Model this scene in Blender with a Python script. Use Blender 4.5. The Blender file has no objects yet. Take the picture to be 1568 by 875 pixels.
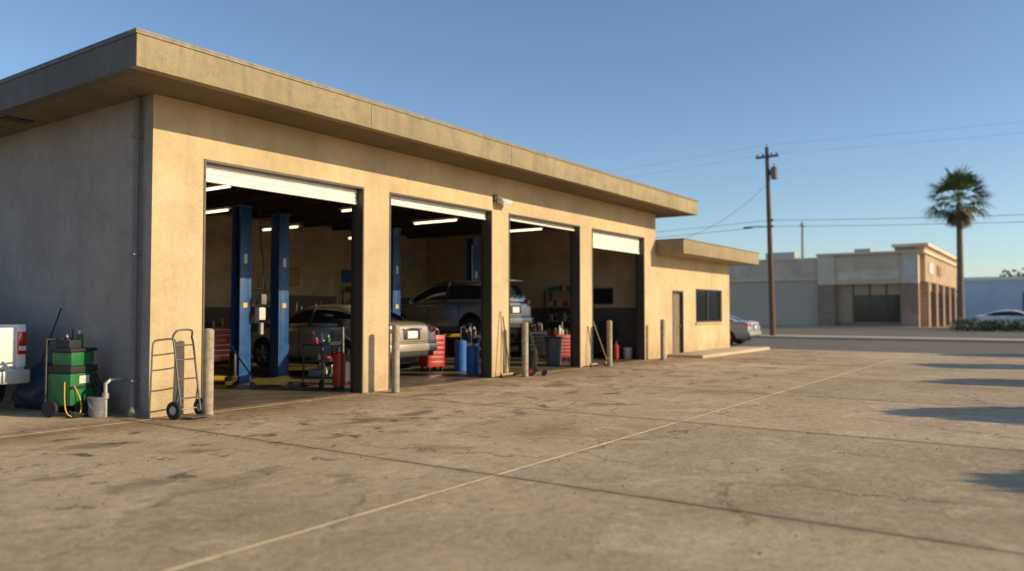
import bpy,bmesh,math,random
from mathutils import Vector,Matrix
random.seed(7)
R=math.radians
sc=bpy.context.scene
COL=sc.collection
# ---------------------------------------------------------------- materials
class NT:
    def __init__(s,name):
        s.m=bpy.data.materials.new(name); s.m.use_nodes=True
        s.t=s.m.node_tree; s.n=s.t.nodes; s.b=s.n['Principled BSDF']
    def lk(s,a,b): s.t.links.new(a,b)
    def setin(s,sock,v):
        if v is None: return
        if hasattr(v,'is_linked') or isinstance(v,bpy.types.NodeSocket): s.lk(v,sock)
        else: sock.default_value=v
    def pos(s): return s.n.new('ShaderNodeNewGeometry').outputs['Position']
    def obj(s): return s.n.new('ShaderNodeTexCoord').outputs['Object']
    def math(s,op,a,b=None,c=None,clamp=False):
        x=s.n.new('ShaderNodeMath'); x.operation=op; x.use_clamp=clamp
        s.setin(x.inputs[0],a); s.setin(x.inputs[1],b)
        if c is not None: s.setin(x.inputs[2],c)
        return x.outputs[0]
    def noise(s,v,scale,detail=4,rough=.55,dist=0,col=False):
        x=s.n.new('ShaderNodeTexNoise'); s.setin(x.inputs['Vector'],v)
        x.inputs['Scale'].default_value=scale; x.inputs['Detail'].default_value=detail
        x.inputs['Roughness'].default_value=rough; x.inputs['Distortion'].default_value=dist
        return x.outputs['Color' if col else 'Fac']
    def vor(s,v,scale,feat='F1'):
        x=s.n.new('ShaderNodeTexVoronoi'); x.feature=feat; s.setin(x.inputs['Vector'],v)
        x.inputs['Scale'].default_value=scale; return x
    def mr(s,v,a,b,c=0,d=1,smooth=False):
        x=s.n.new('ShaderNodeMapRange'); s.setin(x.inputs[0],v)
        if smooth: x.interpolation_type='SMOOTHSTEP'
        for i,k in enumerate((a,b,c,d)): x.inputs[i+1].default_value=k
        return x.outputs[0]
    def mix(s,f,a,b,blend='MIX'):
        x=s.n.new('ShaderNodeMix'); x.data_type='RGBA'; x.blend_type=blend
        s.setin(x.inputs[0],f)
        for i,v in ((6,a),(7,b)):
            if isinstance(v,(tuple,list)): v=tuple(v)[:3]+(1,)
            s.setin(x.inputs[i],v)
        return x.outputs[2]
    def grey(s,v):
        x=s.n.new('ShaderNodeCombineColor')
        for i in range(3): s.lk(v,x.inputs[i])
        return x.outputs[0]
    def sep(s,v):
        x=s.n.new('ShaderNodeSeparateXYZ'); s.lk(v,x.inputs[0]); return x.outputs
    def comb(s,a,b,c):
        x=s.n.new('ShaderNodeCombineXYZ')
        for i,k in enumerate((a,b,c)): s.setin(x.inputs[i],k)
        return x.outputs[0]
    def vscale(s,v,sx,sy,sz):
        x=s.n.new('ShaderNodeVectorMath'); x.operation='MULTIPLY'; s.lk(v,x.inputs[0]); x.inputs[1].default_value=(sx,sy,sz); return x.outputs[0]
    def vadd(s,a,b):
        x=s.n.new('ShaderNodeVectorMath'); x.operation='ADD'; s.lk(a,x.inputs[0]); s.lk(b,x.inputs[1]); return x.outputs[0]
    def bump(s,h,strength,dist=.01):
        x=s.n.new('ShaderNodeBump'); x.inputs['Strength'].default_value=strength; x.inputs['Distance'].default_value=dist
        s.lk(h,x.inputs['Height']); s.lk(x.outputs[0],s.b.inputs['Normal'])
_mc={}
def M(name,c,rough=.5,metal=0,var=.12,vs=5,bump=0,bs=60,coat=0,emit=0):
    if name in _mc: return _mc[name]
    t=NT(name); v=t.obj()
    f=t.mr(t.noise(v,vs,6),.3,.7,1-var,1+var)
    t.lk(t.mix(1.0,c,t.grey(f),'MULTIPLY'),t.b.inputs['Base Color'])
    t.lk(t.mr(t.noise(v,vs*3,4),.3,.7,max(rough-.08,.02),min(rough+.1,1)),t.b.inputs['Roughness'])
    t.b.inputs['Metallic'].default_value=metal
    if coat: t.b.inputs['Coat Weight'].default_value=coat; t.b.inputs['Coat Roughness'].default_value=.05
    if bump: t.bump(t.noise(v,bs,4),bump,.01)
    if emit:
        t.b.inputs['Emission Color'].default_value=tuple(c)+(1,); t.b.inputs['Emission Strength'].default_value=emit
    _mc[name]=t.m; return t.m
def paint(name,c,rough=.35,metal=.2,dusty=1):
    t=NT(name); v=t.obj(); x,y,z=t.sep(v)
    dust=t.math('MULTIPLY',t.mr(z,.2,.75,1*dusty,.10*dusty,True),t.mr(t.noise(v,1.1,5),.3,.7,.2,.5))
    t.lk(t.mix(dust,c,(.20,.16,.12)),t.b.inputs['Base Color']); t.lk(t.mr(dust,0,.6,rough,.7),t.b.inputs['Roughness'])
    t.lk(t.math('MULTIPLY',t.math('SUBTRACT',1.0,dust),metal),t.b.inputs['Metallic']); t.b.inputs['Coat Weight'].default_value=.5; t.b.inputs['Coat Roughness'].default_value=.08
    return t.m
def stucco(name,c,dirty=.5,bumpy=.5,streaky=1.0):
    t=NT(name); p=t.pos(); x,y,z=t.sep(p)
    col=t.mix(t.mr(t.noise(p,.7,6,.6),.35,.68),tuple(k*.82 for k in c),tuple(min(k*1.08,1) for k in c))
    streak=t.noise(t.vscale(p,3.2,3.2,.35),1.6,5,.65)
    col=t.mix(t.math('MULTIPLY',t.mr(streak,.48,.72),dirty*.6*streaky),col,tuple(k*.5 for k in c))
    patch=t.noise(p,2.6,8,.7)
    col=t.mix(t.mr(patch,.52,.66,0,.5*dirty+.05),col,tuple(k*.58 for k in c))
    patch2=t.noise(p,7.5,6,.7)
    col=t.mix(t.mr(patch2,.50,.70,0,.35*dirty),col,tuple(k*.62 for k in c))
    base=t.math('MULTIPLY',t.mr(z,.0,.75,1,0,True),t.mr(t.noise(p,5,5,.7),.3,.6))
    col=t.mix(t.math('MULTIPLY',base,.6*dirty+.15),col,(c[0]*.42,c[1]*.36,c[2]*.33))
    spk=t.noise(p,60,4,.7); col=t.mix(1.0,col,t.grey(t.mr(spk,.3,.7,.84,1.14)),'MULTIPLY')
    t.lk(col,t.b.inputs['Base Color']); t.b.inputs['Roughness'].default_value=.92; t.b.inputs['Specular IOR Level'].default_value=.25
    h=t.math('ADD',t.noise(p,45,6,.7),t.math('MULTIPLY',t.noise(p,9,4),1.2))
    t.bump(h,bumpy,.02); return t.m
def concrete_lot():
    t=NT('concrete_paving'); p=t.pos(); x,y,z=t.sep(p)
    n1=t.noise(p,.33,8,.62); n2=t.noise(p,2.3,8,.68)
    col=t.mix(t.mr(n1,.34,.66),(.41,.305,.185),(.63,.49,.315))
    col=t.mix(t.mr(n2,.38,.68,0,.5),col,(.46,.35,.225))
    wv=t.noise(t.vadd(p,t.comb(0,0,3.0)),1.1,9,.74,.6)
    col=t.mix(t.mr(wv,.52,.61,0,.5,True),col,(.71,.565,.38))
    sx=t.math('FLOOR',t.math('DIVIDE',t.math('SUBTRACT',x,5.8),4.25)); sy=t.math('FLOOR',t.math('DIVIDE',t.math('SUBTRACT',y,4.25),6.1))
    wn=t.n.new('ShaderNodeTexWhiteNoise'); wn.noise_dimensions='3D'; t.lk(t.comb(sx,sy,1.0),wn.inputs['Vector'])
    col=t.mix(1.0,col,t.grey(t.mr(wn.outputs['Value'],0,1,.86,1.08)),'MULTIPLY')
    col=t.mix(1.0,col,t.grey(t.mr(t.noise(p,30,8,.9),.3,.7,.55,1.45)),'MULTIPLY')
    col=t.mix(1.0,col,t.grey(t.mr(t.noise(p,9,6,.75),.3,.7,.74,1.22)),'MULTIPLY')
    near=t.mr(t.math('ABSOLUTE',t.math('SUBTRACT',y,8.2)),.8,4.2,1,.14,True)
    st=t.noise(t.vscale(p,1,1.45,1),.85,7,.62,.45)
    st=t.math('MULTIPLY',t.mr(st,.52,.66,0,.78,True),near)
    col=t.mix(st,col,(.17,.12,.072))
    st2=t.noise(t.vadd(p,t.comb(4.0,1.0,0.0)),2.3,6,.6,.3); st2=t.math('MULTIPLY',t.mr(st2,.60,.655,0,.8,True),near)
    col=t.mix(st2,col,(.08,.058,.038))
    thr=t.math('MULTIPLY',t.mr(t.math('ABSOLUTE',t.math('SUBTRACT',y,10.3)),.0,1.7,1,0,True),t.mr(t.noise(p,1.7,6,.7),.35,.6,.2,.8))
    col=t.mix(thr,col,(.24,.145,.07))
    v=t.vor(p,2.2); v2=t.n.new('ShaderNodeSeparateColor'); t.lk(v.outputs['Color'],v2.inputs[0])
    dj=t.math('ADD',v.outputs['Distance'],t.math('MULTIPLY',t.math('SUBTRACT',t.noise(p,16,4),.5),.12))
    spot=t.math('MULTIPLY',t.mr(dj,.02,.075,1,0,True),t.math('GREATER_THAN',v2.outputs[0],.6))
    col=t.mix(t.math('MULTIPLY',spot,.7),col,(.10,.08,.06))
    v=t.vor(p,14); v2=t.n.new('ShaderNodeSeparateColor'); t.lk(v.outputs['Color'],v2.inputs[0])
    pit=t.math('MULTIPLY',t.mr(v.outputs['Distance'],.08,.22,1,0,True),t.math('GREATER_THAN',v2.outputs[0],.78))
    col=t.mix(t.math('MULTIPLY',pit,.65),col,(.15,.11,.07))
    dn=t.n.new('ShaderNodeVectorMath'); dn.operation='SCALE'; t.lk(t.noise(p,1.4,7,.75,0,True),dn.inputs[0]); dn.inputs['Scale'].default_value=.9
    q=t.vadd(p,dn.outputs[0])
    ve=t.vor(q,.34,'DISTANCE_TO_EDGE').outputs['Distance']
    crk=t.math('MULTIPLY',t.mr(ve,.0010,.0042,1,0),t.mr(t.noise(p,.45,3),.47,.53))
    ve2=t.vor(q,1.3,'DISTANCE_TO_EDGE').outputs['Distance']
    crk2=t.math('MULTIPLY',t.mr(ve2,.002,.010,1,0),t.mr(t.noise(p,.6,3,.5,1.0),.58,.63,0,.7))
    crk=t.math('MAXIMUM',crk,crk2)
    col=t.mix(t.math('MULTIPLY',crk,.85),col,(.05,.038,.026))
    wob=t.math('MULTIPLY',t.math('SUBTRACT',t.noise(p,5,4),.5),.03)
    jy=t.math('PINGPONG',t.math('ADD',t.math('SUBTRACT',x,5.8),wob),2.125)
    jx=t.math('PINGPONG',t.math('ADD',t.math('SUBTRACT',y,4.25),wob),3.05)
    seal=t.math('MULTIPLY',t.mr(jx,.022,.036,1,0),t.mr(t.noise(p,3,5,.7),.40,.52,.55,1.0))
    col=t.mix(seal,col,(.92,.72,.43))
    stj=t.math('MULTIPLY',t.mr(jy,.0,.16,1,0,True),t.mr(n2,.4,.6,.1,.45)); col=t.mix(stj,col,(.20,.15,.095))
    j=t.math('MAXIMUM',t.mr(jy,.009,.016,1,0),t.math('MULTIPLY',t.mr(t.math('ABSOLUTE',t.math('SUBTRACT',jx,.03)),.004,.009,1,0),.55))
    col=t.mix(j,col,(.03,.024,.018))
    t.lk(col,t.b.inputs['Base Color'])
    t.lk(t.mr(n2,.3,.7,.72,.95),t.b.inputs['Roughness']); t.b.inputs['Specular IOR Level'].default_value=.25
    h=t.math('ADD',t.math('MULTIPLY',t.noise(p,26,8,.85),.9),t.math('MULTIPLY',t.noise(p,4,6,.6),1.0))
    h=t.math('SUBTRACT',h,t.math('MULTIPLY',t.math('ADD',crk,t.math('ADD',j,pit)),.6))
    t.bump(h,.65,.022); return t.m
def rough_ground(name,c,scale=.3,dark=.6):
    t=NT(name); p=t.pos()
    col=t.mix(t.mr(t.noise(p,scale,7,.65),.35,.65),tuple(k*dark for k in c),c)
    col=t.mix(1.0,col,t.grey(t.mr(t.noise(p,25,5,.8),.25,.75,.75,1.25)),'MULTIPLY')
    t.lk(col,t.b.inputs['Base Color']); t.b.inputs['Roughness'].default_value=.9
    t.bump(t.noise(p,40,5,.8),.4,.01); return t.m
def int_wall():
    t=NT('interior_wall_paint'); p=t.pos(); x,y,z=t.sep(p)
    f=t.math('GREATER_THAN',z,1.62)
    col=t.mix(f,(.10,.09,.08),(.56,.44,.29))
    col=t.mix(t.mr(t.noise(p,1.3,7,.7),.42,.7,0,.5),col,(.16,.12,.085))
    t.lk(col,t.b.inputs['Base Color']); t.b.inputs['Roughness'].default_value=.8; t.bump(t.noise(p,20,5),.2,.01); return t.m
def brick():
    t=NT('brick_veneer'); p=t.pos(); x,y,z=t.sep(p)
    b=t.n.new('ShaderNodeTexBrick'); t.lk(t.comb(t.math('ADD',x,y),z,0.0),b.inputs['Vector'])
    b.inputs['Scale'].default_value=1; b.inputs['Brick Width'].default_value=.4; b.inputs['Row Height'].default_value=.16; b.inputs['Mortar Size'].default_value=.012
    b.inputs['Color1'].default_value=(.24,.15,.11,1); b.inputs['Color2'].default_value=(.36,.24,.17,1); b.inputs['Mortar'].default_value=(.38,.32,.26,1)
    t.lk(b.outputs['Color'],t.b.inputs['Base Color']); t.b.inputs['Roughness'].default_value=.9; return t.m
def leafmat(name,c1,c2):
    t=NT(name); p=t.pos()
    t.lk(t.mix(t.mr(t.noise(p,1.6,4),.35,.65),c1,c2),t.b.inputs['Base Color']); t.b.inputs['Roughness'].default_value=.6
    return t.m
STUC=stucco('stucco_tan',(.66,.50,.295),.45,.7,.9)
STUCF=stucco('stucco_fascia',(.40,.325,.195),1.0,.8,.8)
STUCL=stucco('stucco_side_shade_tone',(.32,.285,.262),.6,.5,.45)  # left wall's shade painted in: greyer, darker copy of the tan stucco
STUCFL=stucco('stucco_fascia_shade_tone',(.14,.138,.138),.7,.5)  # fascia stucco darkened in colour to carry the left side's shade
SOFF=stucco('soffit_paint',(.20,.155,.095),.5,.25)
FAR1=stucco('far_stucco',(.70,.56,.42),.2,.2); FAR2=stucco('far_trim',(.80,.66,.50),.2,.2); FAR3=stucco('far_stucco_warm',(.50,.37,.24),.2,.2)
BRK=brick(); INT=int_wall()
WHITE=M('painted_white_steel',(.80,.77,.70),.45,0,.06)
BLK=M('black_rubber',(.022,.022,.024),.7); DARK=M('dark_steel',(.05,.05,.055),.5,.5)
BLUE=M('lift_blue_paint',(.012,.07,.22),.4,0,.3,6); RED=M('red_enamel',(.45,.025,.02),.35,0,.15,coat=.3)
GREEN=M('green_enamel',(.015,.15,.045),.5,0,.3); YEL=M('yellow_paint',(.60,.36,.02),.5,0,.25)
GALV=M('galvanised_steel',(.42,.41,.39),.5,.6,.2,12); BOLL=M('bollard_paint',(.35,.29,.20),.7,0,.35,9,.2)
PIPE=M('painted_downspout',(.15,.14,.135),.7); CHR=M('chrome',(.62,.62,.63),.18,1,.03)
BUMP=M('brushed_bumper_steel',(.55,.54,.52),.35,.3,.06)
RUBT=M('tyre_rubber',(.02,.02,.02),.85); WOOD=M('weathered_wood',(.14,.085,.05),.85,0,.3,8,.3)
WOODL=M('broom_wood',(.42,.28,.14),.7); GLASS=M('dark_glass',(.018,.02,.022),.06,0,.02)
FRAME=M('door_frame_bronze',(.085,.07,.055),.5,.3); CEIL=M('ceiling_timber',(.06,.042,.028),.9,0,.3,3)
ALU=M('aluminium_rim',(.5,.5,.5),.3,.9); SILV=paint('paint_silver_beige',(.64,.56,.45),.3,.85,.5)
DGREY=paint('paint_silver_grey',(.36,.36,.37),.3,.9,.5); PWHITE=paint('paint_white',(.78,.76,.72),.35,0,.5); DARKP=paint('paint_dark',(.05,.055,.065),.25,.3); LSILV=paint('paint_light_silver',(.45,.45,.46),.35,.3,.3)
TAIL=M('tail_lamp_red',(.42,.008,.008),.15,0,.05,coat=1); LAMPG=M('lamp_clear',(.6,.6,.58),.15); PLATE=M('licence_plate',(.72,.72,.72),.5,0,.12,30)
PLAST=M('grey_plastic',(.16,.16,.165),.6); BBLUE=M('blue_plastic',(.015,.13,.42),.45,0,.15); OFFW=M('offwhite_plastic',(.62,.6,.54),.5)
BARK=M('palm_bark',(.20,.145,.10),.95,0,.35,6,.6,30)
TUBE=M('lit_fluorescent_tube',(1,.76,.46),.5,0,0,emit=2.6)
# ---------------------------------------------------------------- geometry helpers
def empty(name,loc=(0,0,0),rz=0,s=1):
    e=bpy.data.objects.new(name,None); e.empty_display_size=.3; COL.objects.link(e)
    e.location=loc; e.rotation_euler=(0,0,rz); e.scale=(s,s,s); return e
def fin(name,bm,mat,parent=None,angle=35,mats=None):
    me=bpy.data.meshes.new(name); bm.normal_update(); bm.to_mesh(me); bm.free()
    for m in (mats or [mat]): me.materials.append(m)
    for p in me.polygons: p.use_smooth=True
    try: me.set_sharp_from_angle(angle=R(angle))
    except: pass
    o=bpy.data.objects.new(name,me); COL.objects.link(o)
    if parent: o.parent=parent
    return o
def bm_box(bm,c,s,bev=0,rot=None,seg=1):
    r=bmesh.ops.create_cube(bm,size=1); vs=r['verts']
    bmesh.ops.scale(bm,vec=s,verts=vs)
    if bev:
        es=list({e for v in vs for e in v.link_edges})
        r2=bmesh.ops.bevel(bm,geom=es,offset=bev,segments=seg,affect='EDGES',profile=.6); 
        vs=list({v for f in r2['faces'] for v in f.verts}|{v for v in vs if v.is_valid})
    if rot: bmesh.ops.rotate(bm,cent=(0,0,0),matrix=rot,verts=vs)
    bmesh.ops.translate(bm,vec=c,verts=vs)
def box(name,c,s,mat,parent=None,bev=0,rot=None,seg=2):
    bm=bmesh.new(); bm_box(bm,c,s,bev,rot,seg); return fin(name,bm,mat,parent)
def bb(name,x0,x1,y0,y1,z0,z1,mat,parent=None,bev=0):
    return box(name,((x0+x1)/2,(y0+y1)/2,(z0+z1)/2),(abs(x1-x0),abs(y1-y0),abs(z1-z0)),mat,parent,bev)
def bm_cyl(bm,c,r,h,axis='Z',r2=None,seg=24,cap=True):
    res=bmesh.ops.create_cone(bm,cap_ends=cap,segments=seg,radius1=r,radius2=r if r2 is None else r2,depth=h)
    vs=res['verts']
    if axis=='X': bmesh.ops.rotate(bm,cent=(0,0,0),matrix=Matrix.Rotation(R(90),3,'Y'),verts=vs)
    if axis=='Y': bmesh.ops.rotate(bm,cent=(0,0,0),matrix=Matrix.Rotation(R(90),3,'X'),verts=vs)
    bmesh.ops.translate(bm,vec=c,verts=vs)
def cyl(name,c,r,h,mat,parent=None,axis='Z',r2=None,seg=24,bev=0):
    bm=bmesh.new(); bm_cyl(bm,c,r,h,axis,r2,seg)
    if bev:
        es=[e for e in bm.edges if len(e.link_faces)==2 and any(len(f.verts)>4 for f in e.link_faces)]
        bmesh.ops.bevel(bm,geom=es,offset=bev,segments=3,affect='EDGES')
    return fin(name,bm,mat,parent)
def tube(name,pts,r,mat,parent=None,smooth=False,res=3):
    cu=bpy.data.curves.new(name,'CURVE'); cu.dimensions='3D'; cu.bevel_depth=r; cu.bevel_resolution=res; cu.use_fill_caps=True
    if smooth:
        sp=cu.splines.new('NURBS'); sp.points.add(len(pts)-1)
        for i,p in enumerate(pts): sp.points[i].co=(*p,1)
        sp.use_endpoint_u=True; sp.order_u=3; sp.resolution_u=6
    else:
        sp=cu.splines.new('POLY'); sp.points.add(len(pts)-1)
        for i,p in enumerate(pts): sp.points[i].co=(*p,1)
    cu.materials.append(mat); o=bpy.data.objects.new(name,cu); COL.objects.link(o)
    if parent: o.parent=parent
    return o
def sheet(name,x0,x1,y0,y1,z,mat):
    bm=bmesh.new(); vs=[bm.verts.new(p) for p in ((x0,y0,z),(x1,y0,z),(x1,y1,z),(x0,y1,z))]; bm.faces.new(vs); return fin(name,bm,mat)
# ---------------------------------------------------------------- ground
ASPH=rough_ground('asphalt_old',(.18,.15,.115),.25,.75); DIRT=rough_ground('dry_ground',(.26,.21,.15),.05,.7)
WALK=rough_ground('sidewalk_concrete',(.56,.45,.32),.5,.82)
sheet('ground',-700,900,-700,700,-.014,DIRT)
sheet('concrete_paving',-45,31,-45,60,0,concrete_lot())
sheet('road',31.5,44,-160,160,-.006,ASPH)
sheet('gutter',31.001,31.5,-160,160,-.003,WALK)
sheet('parking_lot_paving',46.6,75,-60,80,-.004,ASPH)
bb('sidewalk',44,46.6,-160,160,-.02,.12,WALK,None,.02)
bb('storefront_walkway',75,77,-10,52,-.02,.13,WALK,None,.02)
YLW=M('road_paint_yellow',(.5,.36,.08),.7,0,.25); 
for k in(-.1,.1): sheet('road_centre_line',37.7+k-.05,37.7+k+.05,-160,160,.0,YLW)
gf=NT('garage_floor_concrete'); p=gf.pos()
c=gf.mix(gf.mr(gf.noise(p,.9,7,.65),.35,.65),(.055,.042,.03),(.16,.12,.08)); gf.lk(c,gf.b.inputs['Base Color'])  # oily concrete, albedo also kept low to imitate shade inside the bays
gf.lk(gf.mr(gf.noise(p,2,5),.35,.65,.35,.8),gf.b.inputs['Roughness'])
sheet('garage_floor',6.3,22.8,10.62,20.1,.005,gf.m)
# loose grit and small stones lying on the paving
bm=bmesh.new()
for i in range(420):
    if i<260: x=random.uniform(1.5,20); y=random.uniform(.5,9.5)
    else: x=random.uniform(5.9,23); y=10.46-abs(random.gauss(0,.18))
    s=random.uniform(.003,.011); r=bmesh.ops.create_icosphere(bm,subdivisions=1,radius=s)
    for v in r['verts']: v.co=Vector((v.co.x*random.uniform(.7,1.5),v.co.y*random.uniform(.7,1.5),v.co.z*.6))
    bmesh.ops.translate(bm,vec=(x,y,s*.45),verts=r['verts'])
fin('gravel',bm,M('grit_stone',(.20,.16,.12),.9,0,.4,3),None,10)
# ---------------------------------------------------------------- garage
G=empty('auto_repair_garage')
YF,YB=10.5,10.71
XL=6.09; XR=23.0
bays=[(6.90,10.21),(10.88,14.20),(14.86,18.18),(18.84,22.16)]
edges=[XL]+[v for b in bays for v in b]+[XR]
for i in range(0,len(edges),2): bb('pier',edges[i],edges[i+1],YF,YB,-.01,3.8,STUC,G)
bb('header_wall',XL,XR,YF,YB,3.8,4.61,STUC,G)
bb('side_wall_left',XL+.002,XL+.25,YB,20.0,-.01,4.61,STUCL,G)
bb('pier_end_shade_skin',XL-.003,XL+.0015,YF+.004,YB+.02,-.01,4.602,STUCL,G)  # thin skin added so the pier end takes the painted shade tone
bb('side_wall_right',XR-.25,XR,YB,20.0,-.01,4.61,STUC,G)
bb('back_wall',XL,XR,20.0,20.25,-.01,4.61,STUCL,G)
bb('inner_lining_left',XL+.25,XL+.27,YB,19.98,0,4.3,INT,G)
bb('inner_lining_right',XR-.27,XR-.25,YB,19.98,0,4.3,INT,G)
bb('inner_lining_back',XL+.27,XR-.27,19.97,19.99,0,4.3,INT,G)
bb('ceiling',XL+.25,XR-.25,YB,20.0,4.45,4.6,CEIL,G)
for i in range(14): bb('joist',XL+.9+i*1.22,XL+1.0+i*1.22,YB,20.0,4.22,4.45,CEIL,G)
RX0,RX1,RY0,RY1=5.22,23.8,9.4,21.0
bb('roof_core',RX0+.16,RX1-.16,RY0+.16,RY1-.16,4.603,4.98,SOFF,G)
bb('fascia_front',RX0,RX1,RY0,RY0+.16,4.58,5.03,STUCF,G,.008)
bb('fascia_back',RX0,RX1,RY1-.16,RY1,4.58,5.03,STUCF,G,.008)
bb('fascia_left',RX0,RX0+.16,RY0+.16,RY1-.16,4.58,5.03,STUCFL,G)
bb('fascia_end_shade_skin',RX0-.003,RX0-.0005,RY0+.006,RY0+.18,4.585,5.0,STUCFL,G)  # added sliver carrying the painted shade tone over the fascia end
bb('fascia_right',RX1-.16,RX1,RY0+.16,RY1-.16,4.58,5.03,STUCF,G)
FL=M('roof_flashing',(.23,.19,.13),.6,.1,.25)
FLG=M('roof_flashing_shade_tone',(.10,.10,.10),.6,.1,.25)  # flashing colour darkened to imitate shade along the left edge
bb('flashing_front',RX0-.02,RX1+.02,RY0-.02,RY0+.2,5.031,5.055,FL,G)
bb('flashing_front_lip',RX0-.02,RX1+.02,RY0-.016,RY0-.004,4.995,5.031,FL,G)
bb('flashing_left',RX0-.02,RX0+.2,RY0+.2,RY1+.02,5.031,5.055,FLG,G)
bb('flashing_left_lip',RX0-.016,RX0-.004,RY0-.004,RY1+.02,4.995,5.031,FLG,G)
bb('flashing_right',RX1-.2,RX1+.02,RY0+.2,RY1+.02,5.031,5.055,FL,G)
for x in (9.3,13.4,17.5,21.6): bb('fascia_joint',x-.003,x+.003,RY0-.003,RY0,4.585,4.99,DARK,G)
bb('soffit_vent',5.45,5.85,13.6,13.9,4.585,4.603,DARK,G)
bots=[3.48,3.58,3.66,3.28]
for (a,b),bz in zip(bays,bots):
    bb('jamb_trim',b-.035,b-.003,YF-.012,YB+.01,0,3.797,FRAME,G)
    bb('jamb_trim',a+.003,a+.035,YF-.012,YB+.01,0,3.797,FRAME,G)
    bb('head_trim',a+.036,b-.036,YF-.012,YB+.01,3.762,3.797,FRAME,G)
    bb('door_track',b-.045,b-.005,YB+.02,YB+.07,0,4.2,DARK,G); bb('door_track',a+.005,a+.045,YB+.02,YB+.07,0,4.2,DARK,G)
    bm=bmesh.new(); z=bz+.05
    bm_box(bm,((a+b)/2,YB-.06,bz+.025),(b-a-.08,.05,.05),.008)
    while z<4.1:
        bm_box(bm,((a+b)/2,YB-.06,z+.037),(b-a-.08,.03,.073),.014); z+=.075
    fin('roll_up_door',bm,WHITE,G)
    cyl('door_drum',((a+b)/2,YB+.32,4.05),.17,b-a,DARK,G,'X')
tube('downspout',[(6.02,10.80,4.58),(6.02,10.80,.14),(5.95,10.72,.05)],.045,PIPE,G)
for z in(.5,2.3,4.0): bb('downspout_strap',5.965,6.085,10.745,10.855,z,z+.03,PIPE,G)
tube('standpipe',[(5.80,11.12,0),(5.80,11.12,.47),(5.86,11.12,.52),(6.09,11.10,.52)],.028,GALV,G)
cyl('standpipe_valve',(5.80,11.12,.3),.045,.08,GALV,G)
box('flood_lamp_body',(14.50,10.38,4.03),(.40,.2,.12),OFFW,G,.03,Matrix.Rotation(R(20),3,'X'))
box('flood_lamp_lens',(14.50,10.285,3.965),(.34,.03,.10),LAMPG,G,.01,Matrix.Rotation(R(20),3,'X'))
cyl('flood_lamp_mount',(14.50,10.47,4.03),.06,.07,OFFW,G,'Y')
bb('flood_lamp_junction_box',14.24,14.34,10.44,10.5,4.0,4.16,DARK,G,.01)
# office wing
O=empty('office_wing')
dX0,dX1,dZ=24.3,25.22,2.2; wX0,wX1,wz0,wz1=26.35,28.97,1.1,2.3
for (a,b,z0,z1) in ((23.0,dX0,-.01,3.32),(dX0,dX1,dZ,3.32),(dX1,wX0,-.01,3.32),(wX0,wX1,-.01,wz0),(wX0,wX1,wz1,3.32),(wX1,29.8,-.01,3.32)):
    bb('wall_front',a+(.002 if a==23.0 else 0),b,10.5,10.72,z0,z1,STUC,O)
bb('wall_end',29.58,29.8,10.72,18,-.01,3.32,STUC,O); bb('wall_back',23.002,29.8,18,18.2,-.01,3.32,STUC,O)
bb('office_floor',23.0,29.58,10.72,18,0,.02,PLAST,O); bb('office_inner_wall',23.02,29.5,14,14.1,0,3.3,INT,O)
bb('door_leaf',dX0+.06,dX1-.06,10.60,10.64,.02,dZ-.06,M('office_door_paint',(.19,.15,.10),.6),O)
for (a,b,z0,z1) in ((dX0,dX0+.06,0,dZ),(dX1-.06,dX1,0,dZ),(dX0+.06,dX1-.06,dZ-.06,dZ)): bb('door_frame',a,b,10.49,10.7,z0,z1,FRAME,O)
cyl('door_knob',(dX1-.14,10.56,1.0),.03,.06,CHR,O,'Y')
bb('window_glass',wX0+.05,wX1-.05,10.60,10.61,wz0+.05,wz1-.05,GLASS,O)
for (a,b,z0,z1) in ((wX0,wX0+.05,wz0,wz1),(wX1-.05,wX1,wz0,wz1),(wX0+.05,wX1-.05,wz0,wz0+.05),(wX0+.05,wX1-.05,wz1-.05,wz1),(27.63,27.69,wz0+.05,wz1-.05)): bb('window_frame',a,b,10.56,10.66,z0,z1,FRAME,O)
bb('window_sill',wX0-.06,wX1+.06,10.44,10.56,wz0-.06,wz0-.002,STUC,O)
bb('roof_slab',23.003,30.5,9.55,18.7,3.322,3.76,STUCF,O,.01)
bb('roof_flashing',22.99,30.52,9.53,18.72,3.762,3.79,FL,O)
bb('entrance_walkway',23.9,31.0,9.3,10.49,-.02,.1,WALK,None,.02)
for x in (6.72,10.6,14.88,19.0,22.5):
    b=empty('bollard',(x,10.05,0))
    cyl('post',(0,0,.61),.073,1.22,BOLL,b,bev=.0)
    bm=bmesh.new(); bmesh.ops.create_uvsphere(bm,u_segments=20,v_segments=10,radius=.073)
    bmesh.ops.scale(bm,vec=(1,1,.5),verts=bm.verts); bmesh.ops.translate(bm,vec=(0,0,1.22),verts=bm.verts); fin('cap',bm,BOLL,b)
    cyl('base_collar',(0,0,.008),.10,.016,PLAST,b)
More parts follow.
